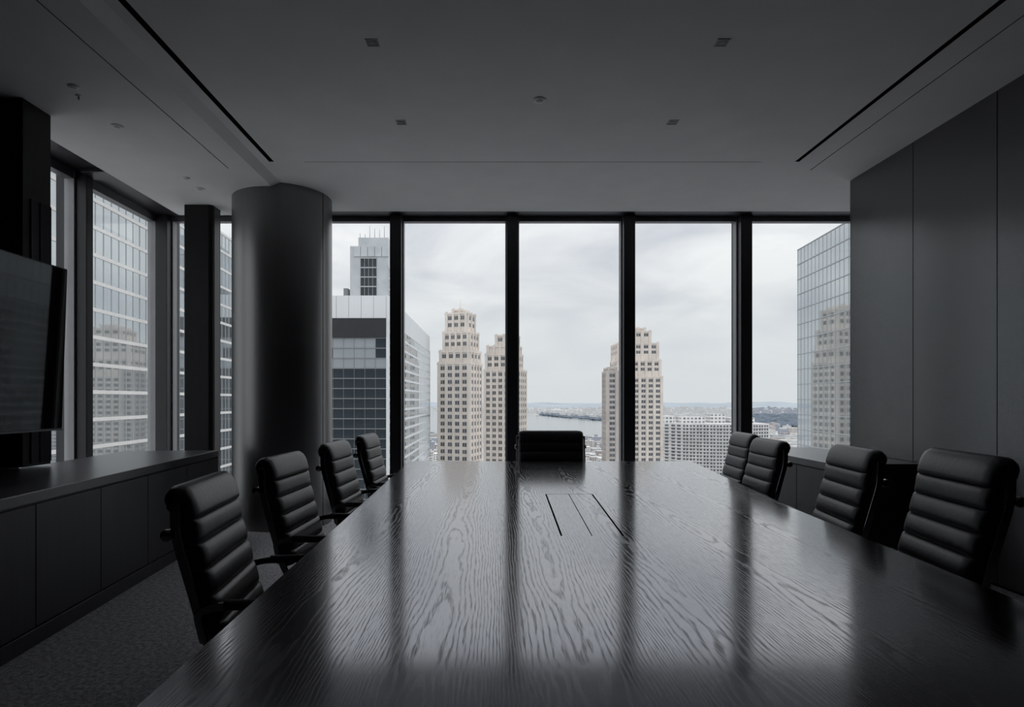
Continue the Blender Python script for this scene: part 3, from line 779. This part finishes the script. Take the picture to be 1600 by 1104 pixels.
masonry_tower('stone_tower', 'tall tan stone skyscraper with stepped crown, left of centre', 682, 754, 285, 16,
    [(682, 753.5, 566), (684, 752, 547), (690, 749, 517), (694, 743, 486.5), (708, 729.5, 481)], 3.3, 3.5, 'limestone', antenna=(718, 464, 0.7), rot=-0.36, k=0.77)
masonry_tower('stone_tower', 'greyer stepped stone skyscraper half hidden by a window mullion', 755, 825, 330, 18,
    [(755, 826, 577), (757, 819, 552), (759, 817, 539), (776, 814, 522)], 3.4, 3.6, 'limestone_grey', antenna=(778, 516, 0.6), rot=-0.34, k=0.78)
masonry_tower('stone_tower', 'tan stone skyscraper with pointed spire, right of centre', 963, 1035.5, 400, 26,
    [(964, 1035.5, 588), (965, 1033.5, 562), (966, 1030.5, 535), (979, 1019, 516), (987, 1011, 511)], 3.5, 5.0, 'limestone', antenna=(999, 495, 1.7))
masonry_tower('stone_tower', 'lower grey stone tower beside the spired skyscraper', 947, 966, 385, 14, [(947.3, 966, 580), (949.5, 964, 574)], 3.4, 4.2, 'limestone_dark')

# ---- generic curtain wall face: bands of panes between floor edges
def pane_face(parent, p0, p1, z0, z1, floor, bays, glass, edge, fin, nrm, band_h=0.5, single=True, fin_w=0.10, fin_d=0.18, pale_rows=None):
    """p0 -> p1 ground line of the face (world xy relative to parent), nrm outward unit normal"""
    p0, p1, nrm = Vector((*p0, 0)), Vector((*p1, 0)), Vector((*nrm, 0))
    d = (p1-p0); ln = d.length; d.normalize(); rows = int(math.ceil((z1-z0)/floor)); bw = ln/bays
    proto_p = None; fins = MB(); alt = None
    for r in range(rows):
        za_ = z1-(r+1)*floor; zb = z1-r*floor
        if za_ < z0: za_ = z0
        if zb-za_ < band_h+0.3: break
        mid = (p0+p1)/2
        MB().obox(mid+nrm*0.10+Vector((0, 0, zb-band_h/2)), d*ln/2, nrm*0.10, Vector((0, 0, band_h/2))).build('floor_band', edge, parent)
        if single:
            for b in range(bays):
                c = p0+d*bw*(b+0.5)+nrm*0.04+Vector((0, 0, (za_+zb-band_h)/2))
                c = c+nrm*random.uniform(-0.02, 0.02)
                if proto_p is None or abs(zb-za_-floor) > 1e-3:
                    q = MB().obox((0, 0, 0), d*(bw/2-0.05), nrm*0.04, Vector((0, 0, (zb-za_-band_h)/2))).build('pane', glass, parent)
                    q.location = c
                    if proto_p is None: proto_p = q
                else:
                    q = share(proto_p, 'pane', parent, c)
                if pale_rows and r in pale_rows and random.random() < 0.75:
                    if alt is None: alt = q.data.copy(); alt.materials.clear(); alt.materials.append(MATS['pale_glass'])
                    if q is not proto_p: q.data = alt
        else:
            MB().obox(mid+nrm*0.04+Vector((0, 0, (za_+zb-band_h)/2)), d*ln/2, nrm*0.04, Vector((0, 0, (zb-za_-band_h)/2))).build('glass_band', glass, parent)
    for b in range(bays+1):
        c = p0+d*bw*b
        fins.obox(c+nrm*fin_d/2+Vector((0, 0, (z0+z1)/2)), d*fin_w/2, nrm*fin_d/2, Vector((0, 0, (z1-z0)/2)))
    o = fins.build('mullion_fin', fin, parent); o['kind'] = 'stuff'

# ---- dark glass tower with white shoulders and a lit crown, left of centre
Y = 180.0
xa, xb = wx(486, Y), wx(607, Y)
e = empty('glass_tower', (xa, Y, GZ))
W_ = xb-xa
zt = wz(461, Y)-GZ
zs = wz(497, Y)-GZ
zd = wz(527, Y)-GZ
zlo = wz(950, Y)-GZ
MB().box(0, W_, 0.6, 118, 0, zt).build('core', 'white_panel', e)
wd = wx(603, Y)-xa
MB().box(0.0, wd, 0.0, 0.59, zd, zs).build('louvre_band', 'dark_louver', e)
pane_face(e, (0, 0.6), (wd, 0.6), zlo, zd, 3.02, 7, 'slate_glass', 'fin_grey', 'fin_grey', (0, -1), 0.28, pale_rows=(0, 1, 2))  # top rows mix in paler glass, reflections put into the pane colour
# white shoulder panels above the glass
for k in range(6):
    MB().box(0.05+k*wd/6, (k+1)*wd/6-0.05, 0.25, 0.58, zs+0.1, zt-0.05).build('shoulder_panel', 'white_panel', e)
MB().box(wd+0.05, W_, 0.2, 0.59, zlo, zt).build('corner_panel', 'white_panel', e)
pane_face(e, (W_, 0.6), (W_, 118), zlo, zt-7, 3.4, 26, 'mirror_glass', 'white_panel', 'white_panel', (1, 0), 0.8, single=False, fin_w=0.5)
# crown
c0, c1 = wx(547, Y+4)-xa, wx(607, Y+4)-xa
zc1 = wz(369, Y+4)-GZ
cr_ = MB().box(c0, c1, 4, 30, zt, zc1-3).build('crown', 'crown_panel', e)
pane_face(e, (c0+3.2, 4), (c1-3.6, 4), zt+0.2, zc1-6.5, 2.9, 4, 'slate_glass', 'fin_metal', 'fin_metal', (0, -1), 0.35)
pane_face(e, (c1, 4), (c1, 30), zt+0.2, zc1-9, 3.4, 8, 'pale_glass', 'white_panel', 'fin_metal', (1, 0), 0.7, single=False)
for k in range(5):
    MB().box(c0+1.2+k*2.15, c0+3.2+k*2.15, 3.6, 4.2, zc1-6.2, zc1-3.2).build('crown_panel', 'crown_panel', e)
MB().box(c0+2.2, c1-0.3, 5.5, 26, zc1-3, zc1).build('penthouse', 'crown_panel', e)
for k in range(6):
    MB().lathe([(0.09, 0), (0.05, random.uniform(1.2, 4.0))], 6, (c0+2.6+k*1.5, 6.2, zc1)).build('mast', 'fin_grey', e)
MB().box(wx(529, Y)-xa, wx(536, Y)-xa, 6, 12, zt, zt+3.2).build('roof_plant', 'fin_grey', e)
tag(e, 'dark glass office tower with white shoulders and glazed crown, beside the column', 'building')

# ---- mirror glass tower on the right
Ya, Yb = 119.0, 62.0
X1 = wx(1247, Ya); dirx = 0.074
X2 = X1-(Ya-Yb)*dirx
e = empty('mirror_tower', (X1, Ya, GZ))
zt = wz(390, Ya)-GZ
zlo = wz(900, Ya)-GZ
dd = Vector((X1-X2, Ya-Yb, 0)).normalized(); nr = (-dd.y, dd.x)
MB().prism([(0, 0), (34, -2.5), (34+X2-X1, Yb-Ya-2.5), (X2-X1, Yb-Ya)], 0, zt-0.4).build('core', 'pale_panel', e)
pane_face(e, (0, 0), (X2-X1, Yb-Ya), zlo, zt, 2.95, 38, 'mirror_glass', 'fin_metal', 'fin_metal', nr, 0.16, single=False, fin_w=0.09, fin_d=0.12)
MB().prism([(0.5, -0.6), (33, -3), (33+X2-X1, Yb-Ya), (X2-X1+0.8, Yb-Ya+1)], zt-0.4, zt+0.15).build('roof', 'roof_gravel', e)
MB().lathe([(0.12, 0), (0.05, 3.2)], 6, (-4.6+6, -16.5, zt)).build('mast', 'fin_grey', e)
tag(e, 'mirror glass tower at the right edge reflecting the sky and other towers', 'building')

# ---- long slab on the left seen through the side windows
e = empty('slab_tower', (-62.6, 148, GZ), 0.05)
zt = wz(381, 148)-GZ
zlo = wz(1150, 60)-GZ
MB().box(-26, 0, -128, 0, 0, zt-0.3).build('core', 'beige_panel', e)
pane_face(e, (0, -128), (0, 0), zlo, zt, 4.1, 62, 'mirror_glass', 'beige_panel', 'fin_metal', (1, 0), 0.55, single=False, fin_w=0.12, fin_d=0.15)
MB().box(-25, -4, -120, -4, zt-0.3, zt+2.0).build('roof_plant', 'beige_panel', e)
tag(e, 'long pale banded glass block seen through the left corner windows', 'building')

# ---- curved apartment block low on the right
Y = 560.0
e = empty('apartment_block', (wx(1066, Y), Y, GZ))
ex = e.location.x
zt = wz(661, Y)-GZ
zlo = wz(950, Y)-GZ
arc = []
for k in range(15):
    t = k/14; arc.append((78*t, -16*math.sin(PI*(0.08+0.72*t))+16*math.sin(PI*0.08)))
poly = arc + [(78, 34), (-17, 34), (-17, 20)]
MB().prism(poly, 0, zt).build('wall', 'apartment_concrete', e)
wm = MB(); sl = MB()
rows = int((zt-zlo)/3.1)
segs = list(zip(arc[:-1], arc[1:])) + [((-17, 20), (-8.5, 10)), ((-8.5, 10), (0, 0))]
for (a, b) in segs:
    a, b = Vector((*a, 0)), Vector((*b, 0)); d = (b-a); ln = d.length; d.normalize(); nr_ = Vector((d.y, -d.x, 0))
    for r in range(rows):
        z = zt-1.4-r*3.1
        for c in (0.27, 0.73):
            ctr = a+d*ln*c+Vector((0, 0, z-0.9))
            wm.obox(ctr, d*ln*0.15, nr_*0.08, Vector((0, 0, 0.85)))
        if r % 1 == 0: sl.obox(a+d*ln*0.5+nr_*0.45+Vector((0, 0, z-2.25)), d*ln*0.5, nr_*0.45, Vector((0, 0, 0.28)))
o = wm.build('window_pane', 'far_window', e); o['kind'] = 'stuff'
o = sl.build('balcony_slab', 'apartment_concrete', e); o['kind'] = 'stuff'
for (a, b, y0, y1, h) in ((2, 24, 8, 26, 5.5), (30, 44, 10, 24, 8), (48, 70, 6, 28, 4.5), (-12, -2, 18, 30, 6.5), (56, 64, 12, 22, 9)):
    MB().box(a, b, y0, y1, zt, zt+h).build('penthouse', LOW[1], e)
tag(e, 'curved white apartment block with gridded balconies beyond the right chairs', 'building')

# ---- mid-rise and low-rise blocks around
lowproto = {}
def lowrise(px, Y, wpx, hgt, dep, mi, label, group, extra=True):
    x = wx(px, Y); wdt = wpx*Y/F
    e = empty('city_block', (x, Y, GZ))
    m = LOW[mi]
    label = '%s %s %s' % ('tall' if hgt > 24 else 'low', ('tan', 'white', 'brown', 'blue-grey')[mi], label)
    MB().box(-wdt/2, wdt/2, 0, dep, 0, hgt).build('wall', m, e)
    MB().box(-wdt/2-0.3, wdt/2+0.3, -0.3, dep+0.3, hgt, hgt+0.9).build('parapet', m, e)
    if extra:
        a = random.uniform(-0.3, 0.2)*wdt
        MB().box(a, a+wdt*0.25, dep*0.3, dep*0.6, hgt+0.9, hgt+random.uniform(3, 6)).build('roof_plant', m, e)
    tag(e, label, 'building', group)
rng = random.Random(11)
PLACED = []
def free(x, y, w_, d):
    for (a, b, c, e_) in PLACED:
        if abs(x-a) < (w_+c)/2+1.5 and y < b+e_+1.5 and b < y+d+1.5: return False
    PLACED.append((x, y, w_, d)); return True
def fill(n, pa, pb, ya, yb, hmin, hmax, wmin, wmax, label, group):
    for i in range(n):
        t = (i+rng.random())/n
        Yv = 1/((1-t)/yb+t/ya)
        for _ in range(12):
            px = rng.uniform(pa, pb); wv = rng.uniform(wmin, wmax); dv = rng.uniform(14, 30)
            if free(wx(px, Yv), Yv, wv, dv):
                lowrise(px, Yv, wv*F/Yv, rng.uniform(hmin, hmax), dv, rng.choice([0, 0, 1, 1, 2, 3]), label, group); break
fill(40, 905, 952, 830, 1560, 10, 24, 14, 34, 'city block on the near river bank between the middle mullions', 'city blocks on the near river bank')
fill(34, 664, 690, 700, 1500, 10, 34, 14, 36, 'city block seen in the gap left of the tan tower', 'city blocks in the gap left of the tan tower')
fill(80, 1160, 1252, 1000, 2350, 10, 26, 18, 46, 'city block between the far right mullion and the mirror tower', 'city blocks before the mirror tower')
fill(44, 1036, 1165, 900, 2300, 14, 36, 18, 44, 'city block behind the curved apartment block', 'city blocks behind the apartment block')


# ---- far shore and far city: uncountable
FAR = sorted((px, (EYE-GZ)*F/(py-CY)) for px, py in rv[7:])
def shore(px):
    for (a, ya), (b, yb) in zip(FAR[:-1], FAR[1:]):
        if a <= px <= b: return ya+(yb-ya)*(px-a)/max(1e-6, b-a)
    return 2400.0
def far_city(name, label, px0, px1, ya, yb, n, hm, seed, material, shore_off=None):
    r = random.Random(seed); m = MB(); k = 0
    while k < n:
        t = r.random(); Yv = 1/((1-t)/yb+t/ya); px = r.uniform(px0, px1); x = wx(px, Yv)
        if shore_off is not None and Yv < shore(px)+shore_off: k += 0.2; continue
        s = r.uniform(12, 45); d = r.uniform(10, 40); h = r.uniform(4, hm)*(2.2 if r.random() < 0.04 else 1)
        m.box(x-s/2, x+s/2, Yv, Yv+d, GZ, GZ+h); k += 1
    o = m.build(name, material); tag(o, label, 'city', kind='stuff')
far_city('far_shore_houses', 'hazy buildings crowding the far river shore', 640, 1003, 2700, 8500, 1100, 18, 3, LOW[1], 120)
far_city('far_plain_houses', 'hazy city spreading to the horizon on the right', 1030, 1172, 2400, 8500, 1100, 22, 5, LOW[1])
far_city('far_field_houses', 'hazy pale houses beyond the wooded belt', 1176, 1262, 4500, 8500, 260, 16, 6, LOW[3])
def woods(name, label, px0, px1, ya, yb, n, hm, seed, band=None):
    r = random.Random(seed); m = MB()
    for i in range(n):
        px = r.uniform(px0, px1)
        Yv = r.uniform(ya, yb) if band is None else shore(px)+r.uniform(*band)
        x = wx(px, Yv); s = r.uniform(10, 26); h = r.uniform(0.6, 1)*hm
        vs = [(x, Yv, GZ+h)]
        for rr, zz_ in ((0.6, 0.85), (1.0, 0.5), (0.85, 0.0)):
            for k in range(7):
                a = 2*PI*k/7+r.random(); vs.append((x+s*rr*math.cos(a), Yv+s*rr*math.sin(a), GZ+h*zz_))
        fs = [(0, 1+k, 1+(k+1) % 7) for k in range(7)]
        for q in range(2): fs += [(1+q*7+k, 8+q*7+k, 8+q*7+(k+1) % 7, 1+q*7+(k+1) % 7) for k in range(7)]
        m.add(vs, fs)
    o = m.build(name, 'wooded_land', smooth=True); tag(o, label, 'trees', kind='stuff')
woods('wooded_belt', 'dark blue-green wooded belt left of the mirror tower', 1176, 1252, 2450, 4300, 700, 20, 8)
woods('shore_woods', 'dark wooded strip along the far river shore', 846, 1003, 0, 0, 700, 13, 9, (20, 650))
